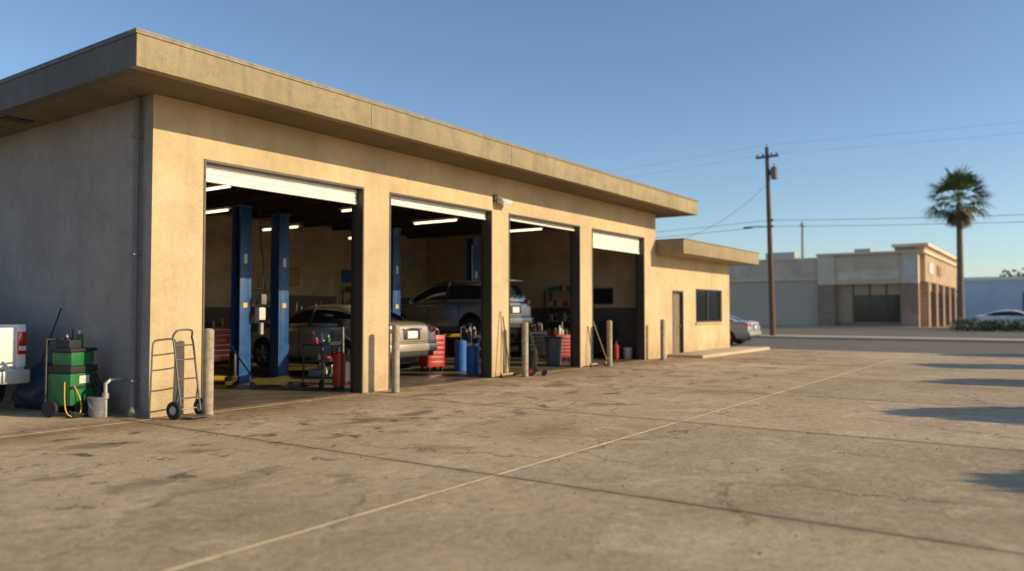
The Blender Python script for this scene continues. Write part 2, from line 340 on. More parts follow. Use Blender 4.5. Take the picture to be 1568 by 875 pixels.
# ---------------------------------------------------------------- cars
def loft(name,secs,mats,parent,matfn=None,sub=2,cutters=None):
    bm=bmesh.new(); rings=[]
    for y,pts in secs:
        full=[(x,z) for x,z in pts]+[(-x,z) for x,z in reversed(pts) if x>1e-6]
        rings.append([bm.verts.new((x,y,z)) for x,z in full])
    n=len(rings[0])
    for i in range(len(rings)-1):
        for j in range(n):
            f=bm.faces.new((rings[i][j],rings[i][(j+1)%n],rings[i+1][(j+1)%n],rings[i+1][j]))
            if matfn: f.material_index=matfn(i,min(j,n-1-j))
    for r,fl in ((rings[0],True),(rings[-1],False)):
        f=bm.faces.new(r if fl else r[::-1])
    bmesh.ops.recalc_face_normals(bm,faces=bm.faces)
    o=fin(name,bm,None,parent,80,mats)
    m=o.modifiers.new('s','SUBSURF'); m.levels=m.render_levels=sub
    cs=[]
    if cutters:
        for (cy,cz,r,xs,xe) in cutters:
            b2=bmesh.new(); bm_cyl(b2,((xs+xe)/2,cy,cz),r,abs(xe-xs),'X',seg=40); c=fin('cut',b2,BLK,parent); cs.append(c)
            k=o.modifiers.new('b','BOOLEAN'); k.operation='DIFFERENCE'; k.object=c; k.solver='EXACT'
    bpy.context.view_layer.update()
    dg=bpy.context.evaluated_depsgraph_get(); me=bpy.data.meshes.new_from_object(o.evaluated_get(dg))
    o.modifiers.clear(); o.data=me
    for p in me.polygons: p.use_smooth=True
    try: me.set_sharp_from_angle(angle=R(50))
    except: pass
    for c in cs: bpy.data.objects.remove(c)
    return o
def wheel(parent,x,y,z,r=.33,w=.21):
    s=1 if x>0 else -1
    bm=bmesh.new(); prof=[(r*.62,-w/2),(r*.93,-w/2),(r,-w/2+.03),(r,w/2-.03),(r*.93,w/2),(r*.62,w/2)]
    seg=36; rg=[]
    for k in range(seg):
        a=2*math.pi*k/seg; rg.append([bm.verts.new((px,q*math.cos(a),q*math.sin(a))) for q,px in prof])
    for k in range(seg):
        A=rg[k];B=rg[(k+1)%seg]
        for j in range(len(prof)): bm.faces.new((A[j],A[(j+1)%6],B[(j+1)%6],B[j]))
    bmesh.ops.recalc_face_normals(bm,faces=bm.faces); bmesh.ops.translate(bm,vec=(x,y,z),verts=bm.verts); fin('tyre',bm,RUBT,parent)
    bm=bmesh.new(); bm_cyl(bm,(x,y,z),r*.63,w*.5,'X',seg=30); fin('brake_well',bm,DARK,parent)
    bm=bmesh.new()
    for k in range(5):
        a=k*2*math.pi/5; m=Matrix.Rotation(a,3,'X'); c=m@Vector((0,0,r*.31))
        bm_box(bm,(x+s*w*.38,y+c.y,z+c.z),(.03,.085,r*.6),.01,m)
    bm_cyl(bm,(x+s*w*.38,y,z),.06,.04,'X')
    a=[]; 
    for k in range(30):
        t=2*math.pi*k/30; a.append([bm.verts.new((x+s*w*q,y+rr*math.cos(t),z+rr*math.sin(t))) for q,rr in((.5,r*.64),(.5,r*.58),(.2,r*.57),(.2,r*.64))])
    for k in range(30):
        for j in range(4): bm.faces.new((a[k][j],a[k][(j+1)%4],a[(k+1)%30][(j+1)%4],a[(k+1)%30][j]))
    bmesh.ops.recalc_face_normals(bm,faces=bm.faces); fin('rim',bm,ALU,parent)
def sect(w,b,t,crown=.03):
    h=t-b
    return [(0,b),(w*.8,b),(w*.95,b+.06),(w*.985,b+.25*h),(w,b+.5*h),(w*.985,b+.78*h),(w*.94,t-.025),(w*.82,t+.005),(0,t+crown)]
def car(name,loc,rz,paint,style='sedan',s=1.0,hang=0.0):
    E=empty(name,loc,rz,s)
    if style=='sedan':
        L=4.7; st=[(0,.74,.46,.86),(.03,.82,.38,.98),(.10,.86,.32,1.05),(.35,.885,.28,1.075),(.9,.90,.24,1.06),(1.4,.905,.2,1.0),(2.4,.905,.19,.97),(3.3,.905,.19,.96),(3.9,.89,.2,.90),(4.35,.85,.24,.80),(4.6,.76,.3,.70),(4.68,.66,.36,.62)]
        gh=[(.55,.66,1.06),(.9,.67,1.22),(1.35,.64,1.385),(1.75,.62,1.435),(2.3,.62,1.45),(2.75,.63,1.40),(3.1,.66,1.23),(3.5,.69,.99)]; base=.93; wb=.79; roofr=(2,5); wy=(.98,3.78); wr=.325
    else:
        L=4.4; st=[(0,.76,.5,.95),(.03,.84,.42,1.0),(.08,.87,.36,1.06),(.35,.895,.3,1.07),(.9,.905,.27,1.06),(1.4,.905,.24,1.05),(2.4,.905,.24,1.04),(3.1,.905,.24,1.02),(3.6,.89,.25,.98),(4.1,.86,.28,.90),(4.32,.78,.34,.78),(4.4,.66,.42,.68)]
        gh=[(.06,.66,1.10),(.14,.66,1.32),(.32,.64,1.55),(.8,.64,1.62),(1.8,.64,1.64),(2.4,.64,1.60),(2.85,.68,1.34),(3.3,.70,1.07)]; base=.98; wb=.81; roofr=(2,5); wy=(.85,3.5); wr=.35
    cut=[]
    for y in wy:
        for sx in(1,-1): cut.append((y,wr-.0,wr+.055,sx*.62,sx*1.1))
    loft('body',[(y,sect(w,b,t)) for y,w,b,t in st],[paint,BLK],E,None,2,cut)
    def g(y,w,t):
        return [(0,base),(wb,base),(wb*.985,base+.04),((w+.0)*1.0+ (wb-w)*.12,t-.05 if t-base>.1 else base+.045),(w*.9,t-.008 if t-base>.1 else base+.05),(0,t+.02)]
    def mf(i,j):
        if j<=1: return 0
        if j==2: return 1
        if j==3: return 0
        return 0 if roofr[0]<=i<roofr[1] else 1
    loft('cabin',[(y,g(y,w,t)) for y,w,t in gh],[paint,GLASS],E,mf,2)
    for sx in (1,-1):
        yb=gh[4][0]; wt=gh[4][1]
        tube('b_pillar',[(sx*(wb+.005),yb,base+.05),(sx*(wt+.035),yb-.05,gh[4][2]-.06)],.03,BLK,E)
        tube('window_trim',[(sx*(wb+.012),gh[1][0]-.1,base+.035),(sx*(wb+.012),gh[-1][0]-.1,base+.035)],.012,CHR,E)
        for (y0) in (1.45,2.5) if style=='sedan' else (1.25,2.35):
            box('door_seam',(sx*.899,y0,.62),(.02,.008,.64),BLK,E)
            box('door_handle',(sx*.905,y0+.12,.86),(.03,.16,.03),paint,E,.01)
        box('side_sill',(sx*.87,2.35,.24),(.07,2.0,.07),BLK,E,.02)
        box('mirror',(sx*.98,gh[-2][0]+.05,1.03),(.2,.1,.13),paint,E,.04)
        for y in wy: wheel(E,sx*.80,y,wr-hang,wr)
        if style=='sedan':
            box('tail_lamp',(sx*.69,.075,.90),(.30,.14,.15),TAIL,E,.05,Matrix.Rotation(R(18*sx),3,'Z'))
            box('tail_lamp_clear',(sx*.62,.02,.86),(.13,.05,.05),LAMPG,E,.015,Matrix.Rotation(R(9*sx),3,'Z'))
            box('head_lamp',(sx*.62,4.55,.66),(.34,.16,.13),LAMPG,E,.04,Matrix.Rotation(R(-28*sx),3,'Z'))
        else:
            box('tail_lamp',(sx*.72,.07,1.0),(.24,.14,.22),TAIL,E,.05,Matrix.Rotation(R(16*sx),3,'Z'))
            box('tail_lamp_clear',(sx*.66,.02,.93),(.12,.06,.06),LAMPG,E,.02,Matrix.Rotation(R(10*sx),3,'Z'))
            box('head_lamp',(sx*.62,4.25,.78),(.34,.2,.16),LAMPG,E,.05,Matrix.Rotation(R(-28*sx),3,'Z'))
        box('reflector',(sx*.66,.0,.50),(.14,.03,.03),TAIL,E,.008)
    ry=-.012
    zt=.80 if style=='sedan' else .82
    box('plate_recess',(0,ry+.008,zt),(.5,.02,.2),DARK,E,.006); box('licence_plate',(0,ry-.006,zt),(.31,.012,.155),PLATE,E,.004)
    box('plate_garnish',(0,ry-.004,zt+.125),(.56,.03,.03),CHR if style=='sedan' else paint,E,.01)
    box('bumper_seam',(0,.012,.655),(1.46,.03,.012),BLK,E)
    box('rear_bumper',(0,.05,.53),(1.62,.16,.2),paint,E,.06,seg=3)
    box('rear_valance',(0,.07,.39),(1.4,.14,.1),BLK,E,.03)
    cyl('exhaust',(-.5,.02,.33),.035,.2,CHR,E,'Y')
    bb('underbody',-.6,.6,.4,L-.5,.17,.3,DARK,E)
    box('front_grille',(0,L-.04,.6),(.8,.06,.14),DARK,E,.02); box('front_bumper',(0,L-.1,.42),(1.45,.2,.18),paint,E,.06)
    if style=='sedan':
        tube('trunk_seam',[(-.6,.02,.70),(-.6,.04,.97),(-.56,.12,1.075)],.005,BLK,E); tube('trunk_seam',[(.6,.02,.70),(.6,.04,.97),(.56,.12,1.075)],.005,BLK,E)
    else:
        box('rear_spoiler',(0,.26,1.62),(1.15,.26,.04),paint,E,.015); tube('rear_wiper',[(0,.02,1.12),(.25,.04,1.22)],.01,BLK,E)
    return E
car('silver_sedan',(13.08,11.9,.12),0,SILV,'sedan',1.07)
car('hatchback_car',(17.3,12.0,.72),0,DGREY,'hatch',1.0,.1)
car('parked_car',(34.5,11.0,0),0,LSILV,'sedan',1.0)
car('parked_car',(76-1.5,5.6,0),R(180),PWHITE,'sedan',1.12)
car('dark_sedan',(8.55,14.6,.0),0,DARKP,'sedan',1.0)
# pickup truck
P=empty('pickup_truck',(4.45,12.7,0))
bb('bed_floor',-.9,.9,.1,2.0,.62,.68,PWHITE,P)
for sx in(1,-1):
    bm=bmesh.new(); prof=[(0.02,.52)]; n=12
    for k in range(n+1):
        a=math.pi-math.pi*k/n; prof.append((.98+.42*math.cos(a),max(.52,.40+.42*math.sin(a))))
    prof+=[(2.0,.52),(2.0,1.27),(.02,1.27)]
    v1=[bm.verts.new((sx*.95,y,z)) for y,z in prof]; v2=[bm.verts.new((sx*.86,y,z)) for y,z in prof]
    bm.faces.new(v1); bm.faces.new(v2[::-1])
    for k in range(len(prof)): bm.faces.new((v1[k],v1[(k+1)%len(prof)],v2[(k+1)%len(prof)],v2[k]))
    bmesh.ops.remove_doubles(bm,verts=bm.verts,dist=1e-5); bmesh.ops.recalc_face_normals(bm,faces=bm.faces); fin('bed_side',bm,PWHITE,P)
    box('bed_rail',(sx*.905,1.0,1.285),(.12,2.0,.035),PWHITE,P,.012)
    box('corner_panel',(sx*.89,.0,.97),(.13,.05,.60),PWHITE,P,.015)
    box('tail_lamp',(sx*.895,-.015,1.03),(.125,.08,.34),TAIL,P,.02); box('lamp_reverse',(sx*.895,-.03,.95),(.10,.065,.07),LAMPG,P,.01)
    for y in(.98,4.3): wheel(P,sx*.84,y,.37,.37,.24)
    box('mirror',(sx*1.05,3.3,1.35),(.18,.12,.2),BLK,P,.03)
box('tailgate',(0,.03,.93),(1.60,.06,.66),PWHITE,P,.015); box('tailgate_inset',(0,-.003,.9),(1.3,.012,.34),PWHITE,P,.004)
box('tailgate_handle',(0,-.012,1.16),(.26,.03,.07),BLK,P,.01)
box('rear_bumper',(0,-.12,.54),(1.90,.2,.2),BUMP,P,.04,seg=3); box('bumper_step',(0,-.13,.646),(1.2,.16,.012),BLK,P)
box('licence_plate',(0,-.225,.5),(.31,.01,.15),PLATE,P,.003)
bb('frame',-.5,.5,.1,4.8,.4,.55,DARK,P)
loft('cab_lower',[(y,sect(w,.5,t,.02)) for y,w,t in ((2.03,.93,1.26),(2.1,.95,1.28),(3.4,.95,1.26),(3.6,.94,1.22),(4.8,.92,1.12),(5.2,.86,1.02),(5.28,.8,.95))],[PWHITE],P,None,1,[(4.3,.4,.45,.6,1.2),(4.3,.4,.45,-.6,-1.2)])
loft('cab',[(y,[(0,1.2),(.86,1.2),(.86,1.26),(w+.02,t-.06),(w*.9,t),(0,t+.02)]) for y,w,t in ((2.06,.74,1.3),(2.12,.72,1.75),(2.4,.70,1.83),(3.0,.70,1.82),(3.3,.74,1.6),(3.75,.8,1.27))],[PWHITE,GLASS],P,lambda i,j:1 if(j==2 or(j>=4 and i in(0,3,4))) else 0,1)
for sx in(1,-1): box('head_lamp',(sx*.72,5.22,.85),(.3,.12,.18),LAMPG,P,.03)
box('front_bumper',(0,5.32,.55),(1.8,.16,.22),CHR,P,.05)
# ---------------------------------------------------------------- lifts
def lift(cx,cy,hw,armz,name='two_post_car_lift'):
    E=empty(name,(cx,cy,0))
    for sx in(1,-1):
        x=sx*hw
        bb('column_web',x+sx*.09,x+sx*.15,-.15,.15,.02,3.68,BLUE,E,.006)
        bb('column_flange',x-.13,x+.088,-.15,-.10,.02,3.68,BLUE,E,.004) if sx>0 else bb('column_flange',x-.088,x+.13,-.15,-.10,.02,3.68,BLUE,E,.004)
        bb('column_flange',x-.13,x+.088,.10,.15,.02,3.68,BLUE,E,.004) if sx>0 else bb('column_flange',x-.088,x+.13,.10,.15,.02,3.68,BLUE,E,.004)
        bb('column_cap',x-.15,x+.15,-.17,.17,3.685,3.72,BLUE,E,.005)
        bb('base_plate',x-.25,x+.25,-.28,.28,.006,.03,DARK,E,.003)
        bb('carriage',x-sx*.14-.06,x-sx*.14+.06,-.09,.09,armz-.1,armz+.55,DARK,E,.01)
        cyl('hydraulic_ram',(x,0,1.8),.035,3.4,CHR,E)
        bb('warning_label',x-.05,x+.05,-.1545,-.1505,1.58,1.68,M('label_yellow',(.6,.45,.05),.6),E); bb('maker_plate',x-.04,x+.04,-.1545,-.1505,2.5,2.7,OFFW,E)
        for sy in(1,-1):
            dx=-sx*.75; dy=sy*.85; a=math.atan2(dy,dx); ln=math.hypot(dx,dy)
            box('lift_arm',(x-sx*.12+dx/2,dy/2,armz),(ln,.12,.09),YEL,E,.01,Matrix.Rotation(a,3,'Z'))
            cyl('arm_pad',(x-sx*.12+dx,dy,armz+.08),.07,.08,BLK,E)
    return E
lift(8.5,14.0,1.6,.12); lift(13.0,14.5,1.5,.2); lift(16.9,14.5,1.72,.78)
pb=empty('lift_control_box',(10.36,13.72,0)); bb('cabinet',-.08,.08,-.1,.06,1.32,1.58,OFFW,pb,.015); bb('motor',-.06,.08,-.14,.0,1.64,1.86,PLAST,pb,.03); cyl('reservoir',(.0,-.05,1.14),.055,.24,GALV,pb); tube('cable',[(0,-.06,1.9),(.05,-.1,2.4),(-.05,-.05,3.0),(0,0,3.6)],.014,BLK,pb,True)
# ---------------------------------------------------------------- equipment
def bottle(p,x,y,z,r,h,mat):
    cyl('bottle',(x,y,z+h*.4),r,h*.8,mat,p,seg=12,bev=r*.25); cyl('bottle_neck',(x,y,z+h*.9),r*.35,h*.22,OFFW,p,seg=10)
PAL=[RED,BBLUE,OFFW,YEL,PLAST,GREEN,BLK,WOODL,GALV,DARK]
def tool_cart(loc,rz=0):
    E=empty('tool_cart',loc,rz)
    for z in(.2,.5,.82): bb('tray',-.36,.36,-.22,.22,z,z+.03,DARK,E,.005); bb('tray_lip',-.36,.36,-.225,-.215,z+.03,z+.07,DARK,E)
    for x in(-.34,.34):
        for y in(-.2,.2): cyl('leg',(x,y,.5),.015,.75,DARK,E,seg=10); cyl('caster',(x,y,.06),.055,.03,BLK,E,'X')
    tube('handle',[(.34,-.2,.85),(.46,-.2,.95),(.46,.2,.95),(.34,.2,.85)],.014,CHR,E)
    for i in range(12): bottle(E,random.uniform(-.28,.28),random.uniform(-.15,.15),random.choice([.85,.85,.53,.23]),random.uniform(.025,.045),random.uniform(.12,.26),random.choice(PAL))
    bb('tool_case',-.3,-.02,-.12,.12,.23,.36,PLAST,E,.01); bb('rag',.05,.2,-.1,.1,.53,.60,RED,E,.02)
tool_cart((10.55,12.0,.006),.3); tool_cart((20.9,14.6,.006),.8); tool_cart((15.75,12.35,.006),.2)
def cabinet(loc,rz=0,w=.68,d=.46,h=.95,n=6,top=True,mat=RED):
    E=empty('tool_cabinet',loc,rz)
    bb('carcass',-w/2,w/2,-d/2,d/2,.12,h,mat,E,.012)
    for i in range(n):
        z=.16+i*(h-.2)/n; hh=(h-.2)/n-.015
        bb('drawer',-w/2+.03,w/2-.03,-d/2-.012,-d/2-.002,z,z+hh,mat,E,.003); bb('drawer_pull',-w/2+.08,w/2-.08,-d/2-.03,-d/2-.013,z+hh-.025,z+hh-.01,CHR,E)
    for x in(-w/2+.07,w/2-.07):
        for y in(-d/2+.07,d/2-.07): cyl('caster',(x,y,.06),.055,.03,BLK,E,'X')
    if top:
        for i in range(5): bottle(E,random.uniform(-w/2+.06,w/2-.06),random.uniform(-.15,.15),h,random.uniform(.03,.05),random.uniform(.12,.3),random.choice(PAL))
    return E
cabinet((14.85,12.85,.006),-.25,.52,.42,.9); cabinet((13.3,19.4,.006),0,.9,.5,1.05); cabinet((20.2,13.2,.006),-.9,.6,.45,.9,mat=DARK); cabinet((9.4,18.9,.006),0,.8,.5,1.25); cabinet((11.0,19.2,.006),0,.7,.5,1.1); cabinet((7.0,16.0,.006),R(90),.8,.5,1.1); cabinet((21.6,14.3,.006),-1.2,.6,.45,1.0); cabinet((20.0,12.2,.006),-.6,.5,.4,.8)
def drum(name,loc,r,h,mat):
    E=empty(name,loc); cyl('shell',(0,0,h/2),r,h,mat,E,bev=.012)
    for z in(h*.33,h*.66): 
        bm=bmesh.new(); bm_cyl(bm,(0,0,z),r+.008,.02,'Z',seg=28); fin('rolling_hoop',bm,mat,E)
    cyl('lid',(0,0,h+.01),r*.9,.02,PLAST,E); cyl('bung',(r*.5,0,h+.03),.03,.04,GALV,E); return E
e=drum('blue_drum',(15.32,12.3,.006),.16,.74,BBLUE); tube('hand_pump',[(0,0,.72),(0,0,1.08),(.12,0,1.12),(.2,0,1.0)],.02,DARK,e)
e=drum('blue_drum',(14.60,11.35,.006),.155,.66,BBLUE); tube('hand_pump',[(0,0,.68),(0,0,1.0),(.1,0,1.05)],.018,DARK,e)
def gas(loc,r,h,mat):
    E=empty('gas_cylinder',loc); cyl('tank',(0,0,h/2-.02),r,h-.1,mat,E,bev=r*.35); cyl('neck',(0,0,h-.05),.03,.12,GALV,E); cyl('valve_wheel',(0,0,h+.03),.045,.02,BLK,E); cyl('foot_ring',(0,0,.025),r*.9,.05,BLK,E); return E
gas((10.36,11.3,.006),.12,.8,RED); 
def extinguisher(loc):
    E=empty('fire_extinguisher',loc); cyl('tank',(0,0,.26),.085,.48,RED,E,bev=.04); cyl('valve',(0,0,.53),.03,.08,DARK,E); tube('lever',[(0,0,.58),(.12,0,.6)],.012,DARK,E); tube('hose',[(0,0,.55),(-.1,-.02,.5),(-.12,-.02,.3),(-.11,-.02,.14)],.013,BLK,E,True); return E
extinguisher((21.5,11.15,.006))
def bucket(loc,mat,r=.15,h=.34):
    E=empty('bucket',loc); cyl('pail',(0,0,h/2),r*.85,h,mat,E,r2=r,bev=.005); bm=bmesh.new(); bm_cyl(bm,(0,0,h),r*1.06,.025,'Z'); fin('rim',bm,mat,E); tube('bail',[(-r,0,h-.04),(-r*.9,-.06,h-.16),(0,-r,h-.2),(r*.9,-.06,h-.16),(r,0,h-.04)],.004,GALV,E,True); return E
bucket((22.3,11.15,.006),OFFW); bucket((5.74,11.22,0),PLAST,.13,.27)
def trash(loc):
    E=empty('trash_can',loc); cyl('bin',(0,0,.38),.2,.76,PLAST,E,r2=.25,bev=.01); cyl('rim',(0,0,.76),.265,.04,BLK,E); bb('handle',-.29,.29,-.03,.03,.66,.70,BLK,E,.01); return E
trash((18.6,11.6,.006))
def stand(loc):
    E=empty('oil_drain_stand',loc); cyl('tank',(0,0,.25),.17,.42,DARK,E,bev=.03); cyl('mast',(0,0,.8),.025,.8,CHR,E); cyl('bowl',(0,0,1.25),.07,.16,DARK,E,r2=.2); 
    for a in range(3): cyl('caster',(.18*math.cos(a*2.1),.18*math.sin(a*2.1),.04),.04,.03,BLK,E,'X')
    tube('hose',[(.1,0,.4),(.3,-.1,.3),(.28,-.1,.8),(.04,0,1.0)],.014,BLK,E,True); return E
stand((11.2,12.1,.006)); stand((20.7,12.6,.006))
def jack(loc,rz):
    E=empty('floor_jack',loc,rz)
    for y in(-.13,.13): bb('side_plate',-.4,.35,y-.012,y+.012,.05,.17,YEL,E,.004)
    for x in(-.38,.32):
        for y in(-.16,.16): cyl('wheel',(x,y,.055),.055,.035,DARK,E,'Y')
    box('lift_arm',(.05,0,.16),(.5,.12,.05),YEL,E,.01,Matrix.Rotation(R(-8),3,'Y')); cyl('saddle',(.28,0,.21),.06,.03,DARK,E)
    tube('handle',[(-.35,0,.14),(-.75,0,.75),(-.85,0,.95)],.018,DARK,E); cyl('grip',(-.84,0,.94),.025,.1,BLK,E); return E
jack((10.0,12.8,.006),R(-35))
def handtruck(loc,rz=0):
    E=empty('hand_truck',loc,rz); r=.014; GM=M('hand_truck_grey',(.13,.125,.12),.5,.4)
    for x in(-.17,.17):
        tube('rail',[(x,-.16,.1),(x,-.05,.75),(x,0,1.05),(x,.03,1.13)],r,GM,E,False)
        bm=bmesh.new(); bm_cyl(bm,(x*1.4,-.1,.125),.125,.05,'X'); fin('tyre',bm,RUBT,E); cyl('hub',(x*1.4,-.1,.125),.06,.056,GALV,E,'X')
        tube('brace',[(x,-.1,.45),(x*1.1,-.04,.13)],.009,GM,E)
    tube('loop_handle',[(-.17,.03,1.13),(-.16,.0,1.21),(-.1,-.03,1.24),(.1,-.03,1.24),(.16,.0,1.21),(.17,.03,1.13)],r,GM,E,True)
    for z,y in((.28,-.13),(.55,-.085),(.82,-.035),(1.02,0)): tube('rung',[(-.17,y,z),(0,y-.03,z),(.17,y,z)],.011,GM,E,True)
    tube('axle',[(-.24,-.1,.125),(.24,-.1,.125)],.01,GALV,E)
    box('toe_plate',(0,-.27,.03),(.36,.22,.01),GM,E,.003); return E
handtruck((6.42,10.2,0),R(10))
def foldcart(loc):
    E=empty('folding_utility_cart',loc,R(30))
    for x in(-.2,.2):
        tube('frame',[(x,.0,.12),(x,-.1,.55),(x,.05,1.0)],.014,BLK,E); tube('cross',[(x,-.15,.1),(-x,.12,.62)],.012,BLK,E); cyl('wheel',(x*1.2,0,.11),.11,.035,BLK,E,'X'); cyl('hub',(x*1.2,0,.11),.05,.04,RED,E,'X')
        cyl('front_wheel',(x,-.3,.06),.06,.03,BLK,E,'X')
    bb('folded_canvas',-.18,.18,-.12,.06,.18,.62,BLK,E,.04); tube('handle',[(-.2,.05,1.0),(-.1,.08,1.06),(.1,.08,1.06),(.2,.05,1.0)],.013,BLK,E,True); tube('red_strap',[(-.19,-.14,.5),(.19,-.14,.3)],.012,RED,E); return E
foldcart((15.3,10.15,0))
def broom(loc,top,mat=WOODL,head=True,name='push_broom'):
    E=empty(name,loc); tube('handle',[(0,0,.08),top],.013,mat,E)
    if head: bb('block',-.17,.17,-.03,.03,.06,.1,WOODL,E,.008); bb('bristles',-.165,.165,-.028,.028,0,.06,BLK,E,.004)
    return E
broom((14.42,10.28,0),(.08,.19,1.5)); broom((14.62,10.3,0),(-.03,.17,1.38),DARK,True,'squeegee'); broom((19.35,10.3,0),(-.25,.35,1.3)); broom((18.55,10.3,0),(.02,.18,1.1),DARK)
broom((5.72,13.35,0),(.33,-.35,1.55),DARK,True,'push_broom')
E=empty('waste_oil_cart',(5.62,11.68,0),R(20))
bb('tank',-.25,.25,-.2,.2,.16,.62,GREEN,E,.04); bb('black_band',-.245,.245,-.195,.195,.62,.72,BLK,E,.01); bb('upper_tank',-.21,.21,-.17,.17,.72,.92,GREEN,E,.03); bb('black_lid',-.24,.24,-.19,.19,.92,.97,BLK,E,.015)
bb('rib',-.252,.252,-.215,-.2,.4,.44,BLK,E); bb('label',-.1,.08,-.206,-.201,.47,.58,OFFW,E); cyl('gauge',(.14,-.2,.53),.045,.04,BLK,E,'Y')
tube('frame',[(-.28,.2,.1),(-.28,.2,1.1),(.28,.2,1.1),(.28,.2,.1)],.016,DARK,E)
for x in(-.28,.28): cyl('wheel',(x,.12,.12),.12,.05,BLK,E,'X'); cyl('caster',(x*.8,-.16,.05),.05,.03,BLK,E,'X')
bottle(E,.1,0,.97,.05,.25,GREEN); bottle(E,-.1,.02,.97,.04,.2,BLK); tube('spout',[(0,0,.97),(-.06,-.05,1.15),(-.12,-.1,1.25)],.02,BLK,E); bb('crate',-.2,.04,-.12,.12,.972,1.09,BLK,E,.01)
tube('yellow_hose',[(-.25,-.1,.5),(-.36,-.2,.2),(-.34,-.25,.03),(-.2,-.33,.02),(-.12,-.28,.25),(-.2,-.21,.45)],.009,YEL,E,True)
for k in range(3): tube('black_hose',[(.2-k*.05,-.2,.6),(.33-k*.06,-.3,.25),(.2-k*.03,-.35,.03),(-.1,-.32-k*.03,.02),(-.3,-.3,.03+k*.03)],.014,BLK,E,True)
def bag(loc,s,mat):
    bm=bmesh.new(); bmesh.ops.create_icosphere(bm,subdivisions=4,radius=.3)
    from mathutils import noise
    for v in bm.verts:
        n=noise.noise(v.co*7+Vector((s*9,0,0)))*.05+noise.noise(v.co*16)*.02; v.co+=v.co.normalized()*n; v.co.z*=.85
        if v.co.z<-.2: v.co.z=-.2
        if v.co.z>.2: v.co.z+=(v.co.z-.2)*1.5*(1-min(1,math.hypot(v.co.x,v.co.y)/.12)*.6)
    o=fin('trash_bag',bm,mat,None,80); o.location=(loc[0],loc[1],.2*s); o.scale=(s,s,s)
PB=M('black_polythene',(.015,.015,.018),.3); bag((5.80,12.95,0),1.35,M('dark_blue_tarp',(.03,.045,.08),.5)); bag((5.78,12.25,0),.7,PB)
def shelf(loc,rz,w=1.2,h=2.2,d=.4,n=5):
    E=empty('shelving_unit',loc,rz)
    for x in(-w/2,w/2):
        for y in(-d/2,d/2): bb('upright',x-.02,x+.02,y-.02,y+.02,0,h,DARK,E)
    for i in range(n):
        z=.15+i*(h-.2)/(n-1); bb('shelf_board',-w/2+.021,w/2-.021,-d/2+.021,d/2-.021,z,z+.025,GALV,E)
        x=-w/2+.08
        while x<w/2-.1:
            if random.random()<.5: bottle(E,x+.03,random.uniform(-.1,.0),z+.025,random.uniform(.035,.055),random.uniform(.16,.28),random.choice(PAL)); x+=.12
            else:
                ww=random.uniform(.12,.3); bb('carton',x,min(x+ww,w/2-.03),-.15,.12,z+.026,z+random.uniform(.12,.3),random.choice(PAL+[WOODL,WOODL]),E,.004); x+=ww+.03
    return E
shelf((22.4,13.6,.006),R(-90)); shelf((7.9,19.6,.006),0,1.6); shelf((14.9,19.6,.006),0,1.4); shelf((19.2,19.6,.006),0,1.8); shelf((22.4,16.4,.006),R(-90),1.6)
def bench(loc,rz,w=1.8):
    E=empty('workbench',loc,rz); bb('top',-w/2,w/2,-.3,.3,.85,.91,WOOD,E,.005)
    for x in(-w/2+.08,w/2-.08):
        for y in(-.24,.24): bb('leg',x-.035,x+.035,y-.035,y+.035,0,.85,DARK,E)
    bb('lower_shelf',-w/2+.12,w/2-.12,-.24,.24,.25,.28,WOOD,E); bb('tool_box',-w/2+.2,-w/2+.65,-.14,.14,.91,1.12,RED,E,.02); bb('vice_body',.3,.5,-.2,.05,.91,1.1,BLUE,E,.02); cyl('vice_screw',(.4,-.28,1.03),.02,.2,CHR,E,'Y')
    for i in range(6): bottle(E,random.uniform(-w/2+.1,w/2-.1),random.uniform(0,.22),.91,random.uniform(.03,.05),random.uniform(.14,.3),random.choice(PAL))
    bb('pegboard',-w/2,w/2,.31,.33,1.2,2.0,M('pegboard',(.15,.11,.08),.8),E)
    for i in range(10):
        x=-w/2+.12+i*(w-.2)/10; bb('hung_tool',x,x+.04,.285,.305,random.uniform(1.35,1.5),random.uniform(1.65,1.9),random.choice([CHR,RED,DARK,YEL]),E,.004)
    return E
bench((17.0,19.6,.006),0,2.2); bench((21.0,19.6,.006),0,1.6); bench((12.1,19.65,.006),0,1.0)
E=empty('equipment_bench',(22.3,12.1,.006)); bb('top',-.25,.25,-.5,.5,.8,.85,DARK,E,.005)
for y in(-.45,.45):
    for x in(-.2,.2): bb('leg',x-.025,x+.025,y-.025,y+.025,0,.8,DARK,E)
bb('machine',-.2,.2,-.4,-.05,.85,1.2,BLK,E,.03); bb('crate',-.2,.2,.05,.4,.85,1.05,PLAST,E,.02); bb('compressor',-.2,.2,-.4,.4,.1,.5,BLK,E,.06)
def tyres(loc,n):
    E=empty('tyre_stack',loc)
    for i in range(n):
        bm=bmesh.new(); seg=30; rg=[]; prof=[(.2,-.1),(.3,-.11),(.33,-.07),(.33,.07),(.3,.11),(.2,.1)]; ox=random.uniform(-.02,.02)
        for k in range(seg):
            a=2*math.pi*k/seg; rg.append([bm.verts.new((q*math.cos(a)+ox,q*math.sin(a),z+.11+i*.225)) for q,z in prof])
        for k in range(seg):
            for j in range(6): bm.faces.new((rg[k][j],rg[k][(j+1)%6],rg[(k+1)%seg][(j+1)%6],rg[(k+1)%seg][j]))
        bmesh.ops.recalc_face_normals(bm,faces=bm.faces); fin('tyre',bm,RUBT,E)
tyres((10.6,17.4,.006),4); tyres((6.9,18.3,.006),5); tyres((20.3,15.2,.006),4); tyres((19.6,17.9,.006),3)
tv=empty('wall_monitor',(22.70,12.25,0)); bb('bezel',-.05,.0,-.38,.38,1.74,2.26,BLK,tv,.01); bb('screen',-.058,-.052,-.35,.35,1.77,2.23,GLASS,tv)
